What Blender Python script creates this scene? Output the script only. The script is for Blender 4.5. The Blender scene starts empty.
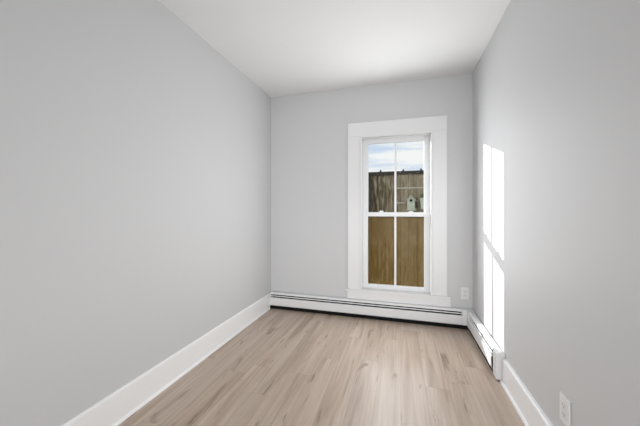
import bpy, bmesh, math, random
from mathutils import Vector, Matrix
random.seed(7)
S = bpy.context.scene
COL = S.collection

# ------------------------------------------------------------------ room dimensions (metres)
XL, XR = -1.487, 0.678          # left and right wall faces
YB, YR = 3.032, -1.30           # back and rear wall faces
H = 2.5                         # ceiling
WT = 0.16                       # outer wall thickness
XC = -0.0535                    # window centre line
GROUND = -0.45

# ------------------------------------------------------------------ camera
cam_d = bpy.data.cameras.new('camera')
cam = bpy.data.objects.new('camera', cam_d); COL.objects.link(cam)
cam.location = (0, 0, 1.1625)
cam.rotation_euler = (math.pi / 2, 0, math.atan(80.5 / 278.5))
cam_d.sensor_fit = 'HORIZONTAL'; cam_d.sensor_width = 36
cam_d.lens = 278.5 / 640 * 36
cam_d.shift_y = -3.5 / 640
cam_d.clip_start = 0.02
S.camera = cam

# ------------------------------------------------------------------ view
S.view_settings.view_transform = 'Standard'
S.view_settings.look = 'None'
S.view_settings.exposure = 0.0
S.view_settings.gamma = 1.0
S.view_settings.use_curve_mapping = False

# ------------------------------------------------------------------ sky: pale blue with drawn-out clouds
world = bpy.data.worlds.new('sky'); S.world = world; world.use_nodes = True
nt = world.node_tree; nt.nodes.clear()
def WN(t, **kw):
    n = nt.nodes.new(t)
    for k, v in kw.items(): setattr(n, k, v)
    return n
wc = WN('ShaderNodeTexCoord'); wm = WN('ShaderNodeMapping')
wm.inputs['Scale'].default_value = (2.2, 2.2, 15.0)
wm.inputs['Location'].default_value = (0.3, 0.1, 0.55)
wn = WN('ShaderNodeTexNoise'); wn.inputs['Scale'].default_value = 2.0; wn.inputs['Detail'].default_value = 5; wn.inputs['Roughness'].default_value = 0.5
wr = WN('ShaderNodeValToRGB')
wr.color_ramp.elements[0].position = 0.40; wr.color_ramp.elements[0].color = (0.64, 0.75, 0.92, 1)
wr.color_ramp.elements[1].position = 0.58; wr.color_ramp.elements[1].color = (1.0, 1.0, 1.0, 1)
wb = WN('ShaderNodeBackground'); wb.inputs['Strength'].default_value = 0.95
wo = WN('ShaderNodeOutputWorld')
nt.links.new(wc.outputs['Generated'], wm.inputs['Vector']); nt.links.new(wm.outputs['Vector'], wn.inputs['Vector'])
nt.links.new(wn.outputs['Fac'], wr.inputs['Fac']); nt.links.new(wr.outputs['Color'], wb.inputs['Color'])
nt.links.new(wb.outputs['Background'], wo.inputs['Surface'])

# ------------------------------------------------------------------ sun and lights
def light(name, kind, loc, energy, color=(1, 1, 1), **kw):
    d = bpy.data.lights.new(name, kind); d.energy = energy; d.color = color
    for k, v in kw.items(): setattr(d, k, v)
    o = bpy.data.objects.new(name, d); COL.objects.link(o); o.location = loc
    return o
sun_dir = Vector((1.0, -0.94, -0.331))
sun = light('sun', 'SUN', (-4, 7, 3), 12.0, (1.0, 0.985, 0.965), angle=math.radians(0.2))
sun.rotation_euler = sun_dir.to_track_quat('-Z', 'Y').to_euler()
# added area lamp just inside the window, topping up the skylight
window_fill = light('window_fill_light', 'AREA', (XC, YB - 0.09, 1.25), 17.5, (0.97, 0.985, 1.0), shape='RECTANGLE', size=0.7, size_y=1.5)
window_fill.rotation_euler = Vector((-0.08, -1, 0)).to_track_quat('-Z', 'Y').to_euler()
# added unseen fill lamps in front of the closed rear wall
rear_fill = light('rear_fill_low', 'AREA', (-0.45, YR + 0.1, 0.6), 9.6, (0.97, 0.985, 1.0), shape='RECTANGLE', size=1.8, size_y=1.0, spread=math.radians(90))
rear_fill.rotation_euler = (math.radians(90), 0, 0)
side_light = light('rear_fill_right', 'AREA', (0.2, YR + 0.1, 1.25), 10.7, (0.97, 0.985, 1.0), shape='RECTANGLE', size=0.8, size_y=2.0, spread=math.radians(90))  # second added fill lamp, turned towards the left
side_light.rotation_euler = Vector((-0.35, 1, 0)).to_track_quat('-Z', 'Y').to_euler()

# ------------------------------------------------------------------ materials
def mat(name, color, rough=0.5, spec=0.4, metal=0.0):
    m = bpy.data.materials.new(name); m.use_nodes = True
    b = m.node_tree.nodes['Principled BSDF']
    b.inputs['Base Color'].default_value = (*color, 1); b.inputs['Roughness'].default_value = rough
    b.inputs['Specular IOR Level'].default_value = spec; b.inputs['Metallic'].default_value = metal
    return m
class G:
    """small node-graph helper"""
    def __init__(s, m): s.t = m.node_tree; s.b = s.t.nodes['Principled BSDF']
    def n(s, t, **kw):
        n = s.t.nodes.new(t)
        for k, v in kw.items(): setattr(n, k, v)
        return n
    def put(s, sock, v):
        if isinstance(v, bpy.types.NodeSocket): s.t.links.new(v, sock)
        elif v is not None: sock.default_value = v
    def m(s, op, a, b=None, c=None):
        n = s.n('ShaderNodeMath', operation=op)
        for i, v in enumerate((a, b, c)): s.put(n.inputs[i], v)
        return n.outputs[0]
    def xyz(s, kind='Object'):
        c = s.n('ShaderNodeTexCoord'); q = s.n('ShaderNodeSeparateXYZ'); s.put(q.inputs[0], c.outputs[kind]); return q.outputs
    def vec(s, x, y, z):
        c = s.n('ShaderNodeCombineXYZ')
        for i, v in enumerate((x, y, z)): s.put(c.inputs[i], v)
        return c.outputs[0]
    def noise(s, v, scale=1.0, detail=3, rough=0.5, dist=0.0):
        n = s.n('ShaderNodeTexNoise'); s.put(n.inputs['Vector'], v)
        n.inputs['Scale'].default_value = scale; n.inputs['Detail'].default_value = detail; n.inputs['Roughness'].default_value = rough; n.inputs['Distortion'].default_value = dist
        return n.outputs['Fac']
    def rnd(s, v):
        n = s.n('ShaderNodeTexWhiteNoise', noise_dimensions='3D'); s.put(n.inputs['Vector'], v); return n.outputs['Value']
    def ramp(s, f, *stops):
        n = s.n('ShaderNodeValToRGB'); s.put(n.inputs[0], f); e = n.color_ramp.elements
        while len(e) < len(stops): e.new(0.5)
        for q, (p, c) in zip(e, stops): q.position = p; q.color = (*c, 1)
        return n.outputs[0]
    def mix(s, f, a, b, mode='MIX'):
        n = s.n('ShaderNodeMix', data_type='RGBA', blend_type=mode)
        s.put(n.inputs['Factor'], f)
        for k, v in (('A', a), ('B', b)):
            sock = [i for i in n.inputs if i.name == k and i.type == 'RGBA'][0]
            s.put(sock, (*v, 1) if isinstance(v, tuple) else v)
        return [o for o in n.outputs if o.type == 'RGBA'][0]
    def bump(s, h, strength=0.1, dist=0.01):
        n = s.n('ShaderNodeBump'); n.inputs['Strength'].default_value = strength; n.inputs['Distance'].default_value = dist
        s.put(n.inputs['Height'], h); s.put(s.b.inputs['Normal'], n.outputs[0])
    def color(s, v): s.put(s.b.inputs['Base Color'], v)

def paint(name, color, rough, spec, amp):
    m = mat(name, color, rough, spec); g = G(m); x, y, z = g.xyz()
    g.bump(g.noise(g.vec(x, y, z), 260, 2), amp, 0.002)
    return m
M_wall = paint('light_grey_wall_paint', (0.64, 0.642, 0.648), 0.55, 0.3, 0.04)
M_ceil = paint('white_ceiling_paint', (0.83, 0.83, 0.83), 0.8, 0.2, 0.04)
M_trim = mat('white_trim_paint', (0.83, 0.83, 0.835), 0.35, 0.4)
M_base = mat('white_baseboard_enamel', (0.92, 0.92, 0.925), 0.3, 0.4)
M_vinyl = mat('white_vinyl', (0.84, 0.845, 0.855), 0.3, 0.4)
M_enamel = mat('white_heater_enamel', (0.80, 0.805, 0.81), 0.35, 0.4)
M_fin = mat('dark_fin_metal', (0.05, 0.05, 0.05), 0.6, 0.3)
M_black = mat('recess_shade_black', (0.012, 0.012, 0.012), 0.9, 0.1)  # black put in for shade inside the heaters and the birdhouse hole
M_plate = mat('white_plastic', (0.82, 0.82, 0.82), 0.3, 0.4)
M_slot = mat('outlet_slot', (0.28, 0.28, 0.28), 0.7, 0.2)
M_rec = mat('grey_white_plastic', (0.76, 0.76, 0.76), 0.35, 0.4)
M_siding = mat('exterior_siding', (0.6, 0.6, 0.58), 0.8, 0.2)

# light oak plank floor, planks running towards the window
M_floor = mat('oak_plank_floor', (0.5, 0.4, 0.3), 0.36, 0.5)
g = G(M_floor); x, y, z = g.xyz()
PW, PL = 0.152, 1.22
xs = g.m('ADD', x, 10.03)
row = g.m('FLOOR', g.m('DIVIDE', xs, PW))
off = g.m('MULTIPLY', g.rnd(g.vec(row, 3.7, 0.0)), PL)
ys = g.m('ADD', g.m('ADD', y, 20.0), off)
seg = g.m('FLOOR', g.m('DIVIDE', ys, PL))
r1 = g.rnd(g.vec(row, seg, 1.0)); r2 = g.rnd(g.vec(row, seg, 5.0))
fx = g.m('SUBTRACT', g.m('DIVIDE', xs, PW), row); fy = g.m('SUBTRACT', g.m('DIVIDE', ys, PL), seg)
sx = g.m('ADD', x, g.m('MULTIPLY', r1, 31.0)); sy = g.m('ADD', y, g.m('MULTIPLY', r2, 47.0))
grain = g.noise(g.vec(g.m('MULTIPLY', sx, 60.0), g.m('MULTIPLY', sy, 2.2), r1), 1.0, 4, 0.6, 0.4)
broad = g.noise(g.vec(g.m('MULTIPLY', sx, 14.0), g.m('MULTIPLY', sy, 0.9), r2), 1.0, 3, 0.5, 0.8)
knot = g.noise(g.vec(g.m('MULTIPLY', sx, 17.0), g.m('MULTIPLY', sy, 2.6), g.m('MULTIPLY', r1, 9.0)), 1.0, 3, 0.62, 0.9)
base = g.ramp(broad, (0.32, (0.375, 0.278, 0.208)), (0.50, (0.540, 0.430, 0.345)), (0.68, (0.645, 0.537, 0.450)))
base = g.mix(g.m('MULTIPLY', g.m('SUBTRACT', 1.0, r1), 0.55), base, (0.485, 0.378, 0.30))
base = g.mix(g.m('MULTIPLY', r2, 0.22), base, (0.60, 0.52, 0.45))
gr = g.n('ShaderNodeMapRange'); g.put(gr.inputs['Value'], grain)
gr.inputs['From Min'].default_value = 0.35; gr.inputs['From Max'].default_value = 0.7; gr.inputs['To Min'].default_value = 0.34; gr.inputs['To Max'].default_value = 0.0
base = g.mix(gr.outputs[0], base, (0.27, 0.195, 0.145))
kr = g.n('ShaderNodeMapRange'); g.put(kr.inputs['Value'], knot)
kr.inputs['From Min'].default_value = 0.60; kr.inputs['From Max'].default_value = 0.72; kr.inputs['To Min'].default_value = 0.0; kr.inputs['To Max'].default_value = 0.8
base = g.mix(kr.outputs[0], base, (0.19, 0.125, 0.085))
ex = g.m('MULTIPLY', g.m('MINIMUM', fx, g.m('SUBTRACT', 1.0, fx)), PW); ey = g.m('MULTIPLY', g.m('MINIMUM', fy, g.m('SUBTRACT', 1.0, fy)), PL)
edge = g.m('LESS_THAN', g.m('MINIMUM', ex, ey), 0.0011)
g.color(g.mix(g.m('MULTIPLY', edge, 0.45), base, (0.20, 0.15, 0.11)))
g.bump(grain, 0.06, 0.002)

# weathered fence boards
def fence_mat(name, pitch, tones, dark):
    m = mat(name, (0.2, 0.17, 0.13), 0.85, 0.15); g = G(m); x, y, z = g.xyz()
    bi = g.m('FLOOR', g.m('DIVIDE', g.m('ADD', x, 10.0), pitch)); r = g.rnd(g.vec(bi, 2.0, 0.0))
    c = g.ramp(r, *tones)
    st = g.noise(g.vec(g.m('MULTIPLY', x, 55.0), r, g.m('MULTIPLY', z, 3.2)), 1.0, 4, 0.6, 0.6)
    bl = g.noise(g.vec(g.m('MULTIPLY', x, 22.0), 0.0, g.m('MULTIPLY', z, 3.5)), 1.0, 3, 0.6)
    k1 = g.n('ShaderNodeMapRange'); g.put(k1.inputs['Value'], st)
    k1.inputs['From Min'].default_value = 0.50; k1.inputs['From Max'].default_value = 0.64; k1.inputs['To Max'].default_value = 0.8
    c = g.mix(k1.outputs[0], c, dark)
    k2 = g.n('ShaderNodeMapRange'); g.put(k2.inputs['Value'], bl)
    k2.inputs['From Min'].default_value = 0.48; k2.inputs['From Max'].default_value = 0.66; k2.inputs['To Max'].default_value = 0.7
    c = g.mix(k2.outputs[0], c, (0.36, 0.315, 0.24))
    g.color(c); g.bump(st, 0.3, 0.01)
    return m
M_fence = fence_mat('weathered_fence_wood', 0.145, ((0.0, (0.060, 0.042, 0.024)), (0.5, (0.175, 0.135, 0.082)), (1.0, (0.30, 0.245, 0.17))), (0.030, 0.022, 0.014))
M_dwood = mat('dark_fence_timber', (0.045, 0.04, 0.033), 0.9, 0.1)
g = G(M_dwood); x, y, z = g.xyz(); g.color(g.ramp(g.noise(g.vec(g.m('MULTIPLY', x, 30.0), y, g.m('MULTIPLY', z, 5.0)), 1.0, 3), (0.3, (0.03, 0.027, 0.022)), (0.75, (0.085, 0.075, 0.06))))
M_batten = mat('bleached_batten_wood', (0.46, 0.43, 0.36), 0.8, 0.2)
M_bird = mat('pale_green_white_paint', (0.42, 0.45, 0.36), 0.7, 0.2)
M_roofb = mat('weathered_cream_roof', (0.50, 0.49, 0.42), 0.7, 0.2)
M_leaf = mat('green_leaves', (0.10, 0.17, 0.05), 0.6, 0.3)
M_soil = mat('potting_soil', (0.05, 0.035, 0.025), 0.95, 0.1)
M_lawn = mat('rough_grass', (0.08, 0.12, 0.04), 0.95, 0.1)
g = G(M_lawn); x, y, z = g.xyz(); g.color(g.ramp(g.noise(g.vec(x, y, z), 9.0, 5, 0.7), (0.3, (0.05, 0.075, 0.02)), (0.7, (0.16, 0.17, 0.07))))

# window glass: clear with a faint fresnel reflection
M_glass = bpy.data.materials.new('window_glass'); M_glass.use_nodes = True
t = M_glass.node_tree; t.nodes.clear()
tr = t.nodes.new('ShaderNodeBsdfTransparent'); tr.inputs[0].default_value = (0.97, 0.985, 0.98, 1)
gl = t.nodes.new('ShaderNodeBsdfGlossy'); gl.inputs['Roughness'].default_value = 0.02
fr = t.nodes.new('ShaderNodeFresnel'); fr.inputs['IOR'].default_value = 1.06
mx = t.nodes.new('ShaderNodeMixShader'); ou = t.nodes.new('ShaderNodeOutputMaterial')
t.links.new(fr.outputs[0], mx.inputs[0]); t.links.new(tr.outputs[0], mx.inputs[1]); t.links.new(gl.outputs[0], mx.inputs[2]); t.links.new(mx.outputs[0], ou.inputs[0])
# bronze insect mesh: part open weave, part woven thread that glows when the sun is behind it
M_mesh = bpy.data.materials.new('bronze_insect_mesh'); M_mesh.use_nodes = True
t = M_mesh.node_tree; t.nodes.clear()
tr = t.nodes.new('ShaderNodeBsdfTransparent'); df = t.nodes.new('ShaderNodeBsdfDiffuse'); tl = t.nodes.new('ShaderNodeBsdfTranslucent')
df.inputs[0].default_value = (0.17, 0.10, 0.028, 1); tl.inputs[0].default_value = (0.095, 0.053, 0.009, 1)
a = t.nodes.new('ShaderNodeMixShader'); a.inputs[0].default_value = 0.6
b = t.nodes.new('ShaderNodeMixShader'); b.inputs[0].default_value = 0.50
ou = t.nodes.new('ShaderNodeOutputMaterial')
t.links.new(df.outputs[0], a.inputs[1]); t.links.new(tl.outputs[0], a.inputs[2])
t.links.new(tr.outputs[0], b.inputs[1]); t.links.new(a.outputs[0], b.inputs[2]); t.links.new(b.outputs[0], ou.inputs[0])
M_bronze = mat('bronze_screen_frame', (0.06, 0.04, 0.025), 0.5, 0.4)

# ------------------------------------------------------------------ mesh helpers
class MB:
    def __init__(s): s.bm = bmesh.new()
    def box(s, x0, x1, y0, y1, z0, z1, bev=0.0, seg=2):
        q = bmesh.new(); bmesh.ops.create_cube(q, size=1.0)
        for v in q.verts: v.co = Vector(((x0 + x1) / 2 + v.co.x * (x1 - x0), (y0 + y1) / 2 + v.co.y * (y1 - y0), (z0 + z1) / 2 + v.co.z * (z1 - z0)))
        if bev: bmesh.ops.bevel(q, geom=q.edges[:], offset=bev, segments=seg, affect='EDGES', profile=0.7)
        return s.add(q)
    def add(s, q, mtx=None):
        if mtx is not None: q.transform(mtx)
        me = bpy.data.meshes.new('tmp'); q.to_mesh(me); q.free(); s.bm.from_mesh(me); bpy.data.meshes.remove(me); return s
    def prism(s, pts, axis, a0, a1, bev=0.0):
        """closed 2D outline pushed along an axis: 'x' -> pts are (y,z); 'y' -> (x,z); 'z' -> (x,y)"""
        q = bmesh.new()
        def P(u, w, a): return {'x': (a, u, w), 'y': (u, a, w), 'z': (u, w, a)}[axis]
        A = [q.verts.new(P(u, w, a0)) for u, w in pts]; B = [q.verts.new(P(u, w, a1)) for u, w in pts]
        n = len(pts); q.faces.new(A); q.faces.new(B[::-1])
        for i in range(n): q.faces.new((A[i], A[(i + 1) % n], B[(i + 1) % n], B[i]))
        bmesh.ops.recalc_face_normals(q, faces=q.faces[:])
        if bev: bmesh.ops.bevel(q, geom=q.edges[:], offset=bev, segments=2, affect='EDGES', profile=0.7)
        return s.add(q)
    def sheet(s, line, axis, a0, a1, th):
        """open polyline thickened to a bent metal sheet and pushed along an axis"""
        L = [Vector(p) for p in line]; off = []
        for i, p in enumerate(L):
            d = (L[min(i + 1, len(L) - 1)] - L[max(i - 1, 0)]).normalized(); off.append(p + Vector((d.y, -d.x)) * th)
        return s.prism([tuple(p) for p in L] + [tuple(p) for p in off[::-1]], axis, a0, a1)
    def cyl(s, p, r, axis, length, seg=20, r2=None):
        q = bmesh.new(); bmesh.ops.create_cone(q, cap_ends=True, segments=seg, radius1=r, radius2=r if r2 is None else r2, depth=length)
        R = {'x': Matrix.Rotation(math.pi / 2, 4, 'Y'), 'y': Matrix.Rotation(math.pi / 2, 4, 'X'), 'z': Matrix.Identity(4)}[axis]
        return s.add(q, Matrix.Translation(p) @ R)
    def build(s, name, m, parent=None, smooth=False):
        me = bpy.data.meshes.new(name); bmesh.ops.recalc_face_normals(s.bm, faces=s.bm.faces[:]); s.bm.to_mesh(me); s.bm.free()
        me.materials.append(m)
        if smooth:
            for p in me.polygons: p.use_smooth = True
        o = bpy.data.objects.new(name, me); COL.objects.link(o)
        if parent: o.parent = parent
        return o
def struct(o): o['kind'] = 'structure'; return o
def tag(o, label, cat, group=None):
    o['label'] = label; o['category'] = cat
    if group: o['group'] = group
    return o
def empty(name, loc, rz=0.0):
    o = bpy.data.objects.new(name, None); COL.objects.link(o); o.location = loc; o.rotation_euler = (0, 0, rz); o.empty_display_size = 0.05
    return o

# ------------------------------------------------------------------ room shell
struct(MB().box(XL - WT, XR + WT, YR - WT, YB + WT, -0.12, 0.0).build('floor', M_floor))
struct(MB().box(XL - WT, XR + WT, YR - WT, YB + WT, H, H + 0.12).build('ceiling', M_ceil))
struct(MB().box(XL - WT, XL, YR - WT, YB + WT, 0, H).build('wall_left', M_wall))
struct(MB().box(XR, XR + WT, YR - WT, YB + WT, 0, H).build('wall_right', M_wall))
struct(MB().box(XL, XR, YR - WT, YR, 0, H).build('wall_rear', M_wall))
OW, OZ0, OZ1 = 0.385, 0.255, 1.972      # rough opening: half width, bottom, top
wb_ = MB()
wb_.box(XL, XC - OW, YB, YB + WT, 0, H); wb_.box(XC + OW, XR, YB, YB + WT, 0, H)
wb_.box(XC - OW, XC + OW, YB, YB + WT, 0, OZ0); wb_.box(XC - OW, XC + OW, YB, YB + WT, OZ1, H)
struct(wb_.build('wall_back', M_wall))

# baseboards: tall flat board, eased top, small shoe at the floor
def baseboard(name, x, sgn, y0, y1, h, th):
    b = MB()
    pts = [(x, 0.0), (x + sgn * th, 0.0), (x + sgn * th, h - 0.012), (x + sgn * (th - 0.003), h - 0.003), (x + sgn * (th - 0.007), h), (x, h)]
    b.prism(pts, 'y', y0, y1)
    sh = [(x + sgn * (th + d), w) for d, w in ((0.0005, 0.0), (0.013, 0.0), (0.012, 0.008), (0.008, 0.014), (0.0005, 0.017))]
    b.prism(sh, 'y', y0, min(y1, YB - 0.068))
    return struct(b.build(name, M_base))
baseboard('baseboard_left', XL, 1, YR, YB - 0.001, 0.177, 0.014)
baseboard('baseboard_right', XR, -1, YR, 2.140, 0.163, 0.022)

# ------------------------------------------------------------------ window
win = struct(empty('window_1', (XC, YB, 0)))
JW = 0.355                               # jamb inner half width
Z0, Z1 = 0.288, 1.942                    # sill top and head underside
# inside casing: side boards under a head board, with an inner bead
c = MB()
HC = 0.4985; HI = 0.367
c.box(-HC, HC, -0.020, -0.0005, 1.957, 2.101, 0.003)
for s in (-1, 1):
    a, b = sorted((s * HI, s * HC)); c.box(a, b, -0.020, -0.0005, 0.2985, 1.9565, 0.003)
c.build('casing', M_trim, win)
bd = MB()
for s in (-1, 1):
    a, b = sorted((s * (HI - 0.020), s * (HI - 0.0005))); bd.box(a, b, -0.026, 0.030, 0.2985, 1.9365, 0.007)
bd.box(-(HI - 0.0005), HI - 0.0005, -0.026, 0.030, 1.937, 1.9565, 0.007)
bd.build('casing_bead', M_trim, win)
MB().box(-0.526, 0.530, -0.036, 0.052, 0.279, 0.298, 0.004).build('stool', M_trim, win)
MB().box(-0.505, 0.531, -0.021, -0.0005, 0.192, 0.2785, 0.003).build('apron', M_trim, win)
# frame lining the wall opening, sloped sill outside, exterior brick mould
f_ = MB()
for s in (-1, 1):
    a, b = sorted((s * JW, s * (OW - 0.001))); f_.box(a, b, 0.0305, 0.115, Z0, Z1, 0.001)
    a, b = sorted((s * (JW + 0.012), s * (OW - 0.001))); f_.box(a, b, 0.1152, 0.175, Z0, Z1, 0.001)
f_.box(-(OW - 0.001), OW - 0.001, 0.0305, 0.175, Z1, OZ1 - 0.001, 0.001)
f_.build('window_frame', M_vinyl, win)
MB().prism([(0.0525, 0.257), (0.21, 0.257), (0.21, 0.268), (0.128, 0.2875), (0.0525, 0.2875)], 'x', -(OW - 0.001), OW - 0.001).build('sill', M_vinyl, win)
bm_ = MB()
for s in (-1, 1):
    a, b = sorted((s * (OW + 0.001), s * (OW + 0.10))); bm_.box(a, b, WT + 0.0005, WT + 0.02, 0.257, 2.05, 0.003)
bm_.box(-OW - 0.10, OW + 0.10, WT + 0.0005, WT + 0.02, 2.0505, 2.13, 0.003)
bm_.build('exterior_casing', M_trim, win)
# inner stops
st = MB()
for s in (-1, 1):
    a, b = sorted((s * (JW - 0.0005), s * (JW - 0.010))); st.box(a, b, 0.040, 0.0545, 0.2985, Z1 - 0.011, 0.002)
st.box(-JW + 0.001, JW - 0.001, 0.040, 0.0545, Z1 - 0.0105, Z1 - 0.0005, 0.002)
st.build('window_stop', M_vinyl, win)

def sash(name, y0, y1, z0, z1, bot, top):
    GH = 0.2905; SW = JW - 0.001
    q = MB()
    for s in (-1, 1):
        a, b = sorted((s * GH, s * SW)); q.box(a, b, y0, y1, z0, z1, 0.003)
    q.box(-GH, GH, y0 + 0.0005, y1 - 0.0005, z0, z0 + bot, 0.0025)
    q.box(-GH, GH, y0 + 0.0005, y1 - 0.0005, z1 - top, z1, 0.0025)
    o = q.build(name, M_vinyl, win)
    yc = (y0 + y1) / 2
    MB().box(-0.0108, 0.0108, yc - 0.0115, yc + 0.0115, z0 + bot, z1 - top, 0.003).build('muntin', M_vinyl, o)
    for s in (-1, 1):
        a, b = sorted((s * 0.0110, s * (GH - 0.0003)))
        MB().box(a, b, yc - 0.002, yc + 0.002, z0 + bot + 0.0003, z1 - top - 0.0003).build('glass_pane', M_glass, o)
    return o
lower = sash('lower_sash', 0.056, 0.088, 0.2985, 1.133, 0.046, 0.046)
upper = sash('upper_sash', 0.0895, 0.1145, 1.087, Z1 - 0.001, 0.046, 0.052)
for s in (-1, 1):
    k = MB()
    k.box(s * 0.152 - 0.026, s * 0.152 + 0.026, 0.060, 0.083, 1.1332, 1.139, 0.002)
    k.cyl((s * 0.152, 0.0715, 1.1435), 0.0125, 'z', 0.009, 20, 0.010)
    k.box(s * 0.152 - 0.004, s * 0.152 + 0.030, 0.062, 0.070, 1.1395, 1.149, 0.002)
    k.build('sash_lock', M_vinyl, lower)
# half insect screen over the lower sash
sc = MB(); z0s, z1s = 0.292, 1.10; wS = JW + 0.010
for s in (-1, 1):
    a, b = sorted((s * (wS - 0.018), s * wS)); sc.box(a, b, 0.128, 0.140, z0s, z1s, 0.002)
sc.box(-wS + 0.018, wS - 0.018, 0.128, 0.140, z0s, z0s + 0.018, 0.002); sc.box(-wS + 0.018, wS - 0.018, 0.128, 0.140, z1s - 0.029, z1s, 0.002)
scf = sc.build('insect_screen', M_bronze, win); scf['label'] = 'bronze half screen outside the lower sash'
q = bmesh.new(); vs = [q.verts.new(p) for p in ((-wS + 0.018, 0.134, z0s + 0.018), (wS - 0.018, 0.134, z0s + 0.018), (wS - 0.018, 0.134, z1s - 0.029), (-wS + 0.018, 0.134, z1s - 0.029))]; q.faces.new(vs)
MB().add(q).build('screen_mesh', M_mesh, scf)

# ------------------------------------------------------------------ hot water baseboard heaters
# local frame: x along the wall, y out from the wall, z up
HD, HZ = 0.065, 0.190
def heater(name, loc, rz, length, label, flip=1):
    root = empty(name, loc, rz); tag(root, label, 'heater', 'hot water baseboard heaters')
    def Y(pts): return [(flip * u, w) for u, w in pts]
    def bx(b, x0, x1, y0, y1, z0, z1, bev=0.0):
        a, c = sorted((flip * y0, flip * y1)); return b.box(x0, x1, a, c, z0, z1, bev)
    bx(MB(), 0, length, 0.0006, 0.003, 0.018, 0.160).build('back_panel', M_black, root)
    MB().prism(Y([(0.0095, 0.1875), (0.010, HZ), (0.042, HZ), (0.050, 0.1875), (0.0555, 0.181), (0.057, 0.171), (0.055, 0.171), (0.0535, 0.180), (0.049, 0.1855), (0.042, 0.1875)]), 'x', 0, length).build('top_hood', M_enamel, root)
    MB().prism(Y([(0.0555, 0.1590), (0.0585, 0.1590), (0.0615, 0.1505), (0.050, 0.148), (0.050, 0.150), (0.058, 0.1525)]), 'x', 0, length).build('damper', M_enamel, root)
    MB().prism(Y([(0.054, 0.1345), (0.060, 0.135), (0.0645, 0.132), (HD, 0.127), (HD, 0.054), (0.060, 0.044), (0.0585, 0.045), (0.063, 0.055), (0.063, 0.126), (0.060, 0.132), (0.054, 0.1325)]), 'x', 0, length).build('front_cover', M_enamel, root)
    bx(MB(), 0, length, 0.006, 0.046, 0.0015, 0.036).build('toe_shade', M_black, root)  # added black box, paints the shade in the gap under the cover
    el = MB(); el.cyl((length / 2, flip * 0.028, 0.085), 0.011, 'x', length - 0.02, 14)
    n = int(length / 0.02)
    for i in range(n):
        px = 0.02 + (length - 0.04) * i / (n - 1); bx(el, px - 0.0012, px + 0.0012, 0.006, 0.050, 0.052, 0.118)
    el.build('fin_element', M_black, root)
    return root
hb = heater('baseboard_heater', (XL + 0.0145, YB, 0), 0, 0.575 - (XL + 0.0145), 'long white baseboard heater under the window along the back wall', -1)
# left end plate and the inside corner cover belong to the long heater
lx = 0.0
MB().prism([(-0.0005, 0.040), (-0.062, 0.040), (-0.0655, 0.055), (-0.0655, 0.140), (-0.058, 0.180), (-0.048, 0.1905), (-0.0005, 0.1905)], 'x', 0.0005, 0.012, 0.001).build('end_cap', M_enamel, hb)
ox, oy = XL + 0.0145, YB
pts = [(0.5752, YB - HD - 0.0006), (XR - HD - 0.0006, YB - HD - 0.0006), (XR - HD - 0.0006, 2.886), (XR - 0.004, 2.886), (XR - 0.004, YB - 0.004), (0.5752, YB - 0.004)]
MB().prism([(px - ox, py - oy) for px, py in pts], 'z', 0.044, 0.1915, 0.004).build('corner_cover', M_enamel, hb)
MB().prism([(px - ox, py - oy) for px, py in [(0.5752, YB - 0.046), (XR - 0.046, YB - 0.046), (XR - 0.046, 2.886), (XR - 0.006, 2.886), (XR - 0.006, YB - 0.006), (0.5752, YB - 0.006)]], 'z', 0.0015, 0.036).build('toe_shade', M_black, hb)  # same added black shade box, carried round the corner
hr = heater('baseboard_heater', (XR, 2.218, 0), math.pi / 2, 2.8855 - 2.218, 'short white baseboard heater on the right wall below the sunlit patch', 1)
# free end: rounded cap standing a little proud of the shorter front cover
q = MB().prism([(0.001, 0.010), (0.055, 0.010), (0.057, 0.050), (0.057, 0.165), (0.0545, 0.180), (0.048, 0.189), (0.038, 0.1935), (0.010, 0.1935), (0.001, 0.188)], 'x', -0.072, -0.006, 0.004)
q.build('end_cap', M_enamel, hr)

# ------------------------------------------------------------------ wall outlets
def outlet(loc, rz, label):
    """local frame: x across, y out of the wall, z up, origin at the plate centre"""
    o = empty('wall_outlet', loc, rz); tag(o, label, 'outlet', 'duplex wall outlets')
    MB().box(-0.036, 0.036, 0.0005, 0.0065, -0.0585, 0.0585, 0.0025).build('cover_plate', M_plate, o)
    for s in (-1, 1):
        r = MB().box(-0.0168, 0.0168, 0.0066, 0.0085, s * 0.0195 - 0.0145, s * 0.0195 + 0.0145, 0.0009).build('receptacle', M_rec, o)
        k = MB()
        for x, hgt in ((-0.0062, 0.0045), (0.0062, 0.0035)): k.box(x - 0.0012, x + 0.0012, 0.0086, 0.0089, s * 0.0195 + 0.003 - hgt, s * 0.0195 + 0.003 + hgt)
        k.cyl((0, 0.00875, s * 0.0195 - 0.0085), 0.0026, 'y', 0.0004, 10)
        k.build('slot', M_slot, r)
    MB().cyl((0, 0.0071, 0), 0.0032, 'y', 0.001, 12).build('screw', M_rec, o)
    return o
outlet((0.6085, YB, 0.338), math.pi, 'white duplex outlet on the back wall right of the window')
outlet((XR, 1.433, 0.3055), math.pi / 2, 'white duplex outlet low on the right wall in the near corner of the view')

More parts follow.
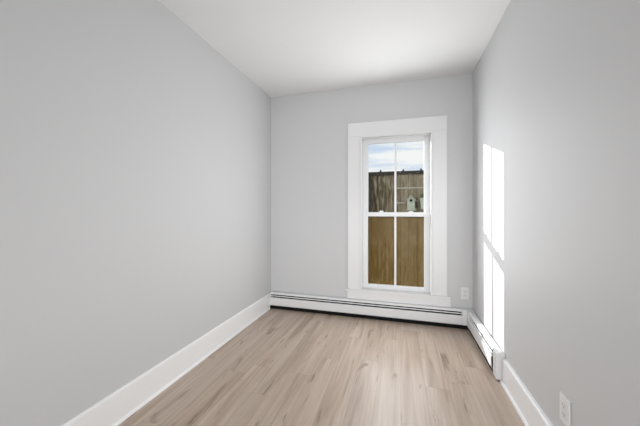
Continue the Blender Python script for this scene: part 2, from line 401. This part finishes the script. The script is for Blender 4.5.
# ------------------------------------------------------------------ yard outside
struct(MB().box(-9, 9, YB + WT + 0.001, 14, GROUND - 0.2, GROUND).build('ground', M_lawn))
FY = 5.60; FX0, FX1 = -1.75, 2.6; FT = 1.905
fence = empty('board_fence', (0, FY, GROUND)); tag(fence, 'weathered grey brown board fence outside beyond the window', 'fence')
b = MB(); x = FX0 + 0.002; i = 0
first = math.floor((FX0 + 10) / 0.145) + 1
k = first
while k * 0.145 - 10 + 0.145 < FX1:
    bx0 = k * 0.145 - 10; dy = random.uniform(-0.006, 0.006)
    b.box(bx0 + 0.0001, bx0 + 0.1449, dy, dy + 0.020, 0.05, FT - GROUND - 0.05 + random.uniform(-0.015, 0.01), 0.006, 1); k += 1
b.build('board_panel', M_fence, fence)
for z in (0.35, 1.25, 2.1): MB().box(FX0, FX1, 0.031, 0.075, z, z + 0.09, 0.003).build('back_rail', M_dwood, fence)
MB().box(FX0, FX1, -0.018, 0.028, FT - GROUND - 0.075, FT - GROUND - 0.002, 0.004).build('top_rail', M_dwood, fence)
for px in (FX0 + 0.05, -0.385, 0.052, 0.38, 1.6, 2.55):
    p = MB(); p.box(px - 0.045, px + 0.045, 0.0755, 0.165, 0, FT - GROUND - 0.02, 0.004); p.cyl((px, 0.12, FT - GROUND + 0.016), 0.035, 'z', 0.072, 12, 0.010)
    p.build('post', M_dwood, fence)

MB().box(-0.675, -0.555, -0.085, -0.0195, 0.0, FT - GROUND - 0.08, 0.006).build('post', M_dwood, fence)  # added dark upright that draws the dark strip at the panes' left

# two pale battens on the right half of the fence
tag(MB().box(-0.10, 0.75, FY - 0.024, FY - 0.0075, 1.566, 1.584, 0.002).build('wood_batten', M_batten), 'long pale batten across the fence above the birdhouse', 'batten')
tag(MB().box(-0.10, 0.09, FY - 0.024, FY - 0.0075, 1.282, 1.300, 0.002).build('wood_batten', M_batten), 'short pale batten on the fence left of the birdhouse', 'batten')

bh = empty('birdhouse', (0.188, FY - 0.148, 1.165)); tag(bh, 'pale green birdhouse with a dark round hole hanging on the fence', 'birdhouse')
MB().prism([(-0.066, 0), (0.066, 0), (0.066, 0.175), (0, 0.245), (-0.066, 0.175)], 'y', 0, 0.13, 0.002).build('body', M_bird, bh)
r = MB()
for s in (-1, 1):
    r.prism([(s * 0.001, 0.247), (s * 0.092, 0.151), (s * 0.092, 0.163), (s * 0.001, 0.262)], 'y', -0.03, 0.14, 0.001)
r.build('roof', M_roofb, bh)
MB().cyl((0, -0.0015, 0.165), 0.026, 'y', 0.003, 20).build('entrance_hole', M_black, bh)
MB().cyl((0, -0.022, 0.105), 0.005, 'y', 0.044, 8).build('perch', M_batten, bh)
MB().box(-0.10, 0.10, -0.03, 0.135, -0.016, -0.0005, 0.002).build('base_board', M_roofb, bh)

pl = empty('hanging_planter', (0.422, FY - 0.1375, 1.17)); tag(pl, 'pale planter box on the fence right of the birdhouse', 'planter')
MB().prism([(-0.06, 0.0), (0.085, 0.0), (0.10, 0.21), (-0.075, 0.21)], 'y', 0, 0.13, 0.003).build('box', M_bird, pl)
MB().box(-0.07, 0.095, 0.004, 0.126, 0.2102, 0.216, 0.001).build('soil', M_soil, pl)
def leaves(n, cx, cy, cz, rx, ry, rz, size):
    b = MB()
    for _ in range(n):
        q = bmesh.new(); l = size * random.uniform(0.6, 1.2); w = l * 0.33
        P = [(0, 0, 0), (w, l * .35, .1 * l), (w * .7, l * .75, .12 * l), (0, l, 0), (-w * .7, l * .75, .12 * l), (-w, l * .35, .1 * l), (0, l * .45, -.02 * l)]
        v = [q.verts.new(p) for p in P]
        for a, c in ((0, 1), (1, 2), (2, 3), (3, 4), (4, 5), (5, 0)): q.faces.new((v[6], v[a], v[c]))
        m = Matrix.Translation((cx + random.uniform(-rx, rx), cy + random.uniform(-ry, ry), cz + random.uniform(-rz, rz))) @ Matrix.Rotation(random.uniform(0, 6.28), 4, 'Z') @ Matrix.Rotation(random.uniform(-0.3, 1.3), 4, 'X')
        b.add(q, m)
    return b
leaves(70, 0.01, 0.05, 0.245, 0.05, 0.03, 0.02, 0.045).build('foliage', M_leaf, pl)
vine = empty('climbing_vine', (0.311, FY - 0.060, GROUND)); tag(vine, 'green climbing plant between the birdhouse and the planter', 'plant')
MB().cyl((0, 0, 0.75), 0.008, 'z', 1.5, 8).build('stem', M_dwood, vine)
leaves(110, 0, -0.005, 1.62, 0.003, 0.008, 0.20, 0.021).build('foliage', M_leaf, vine)
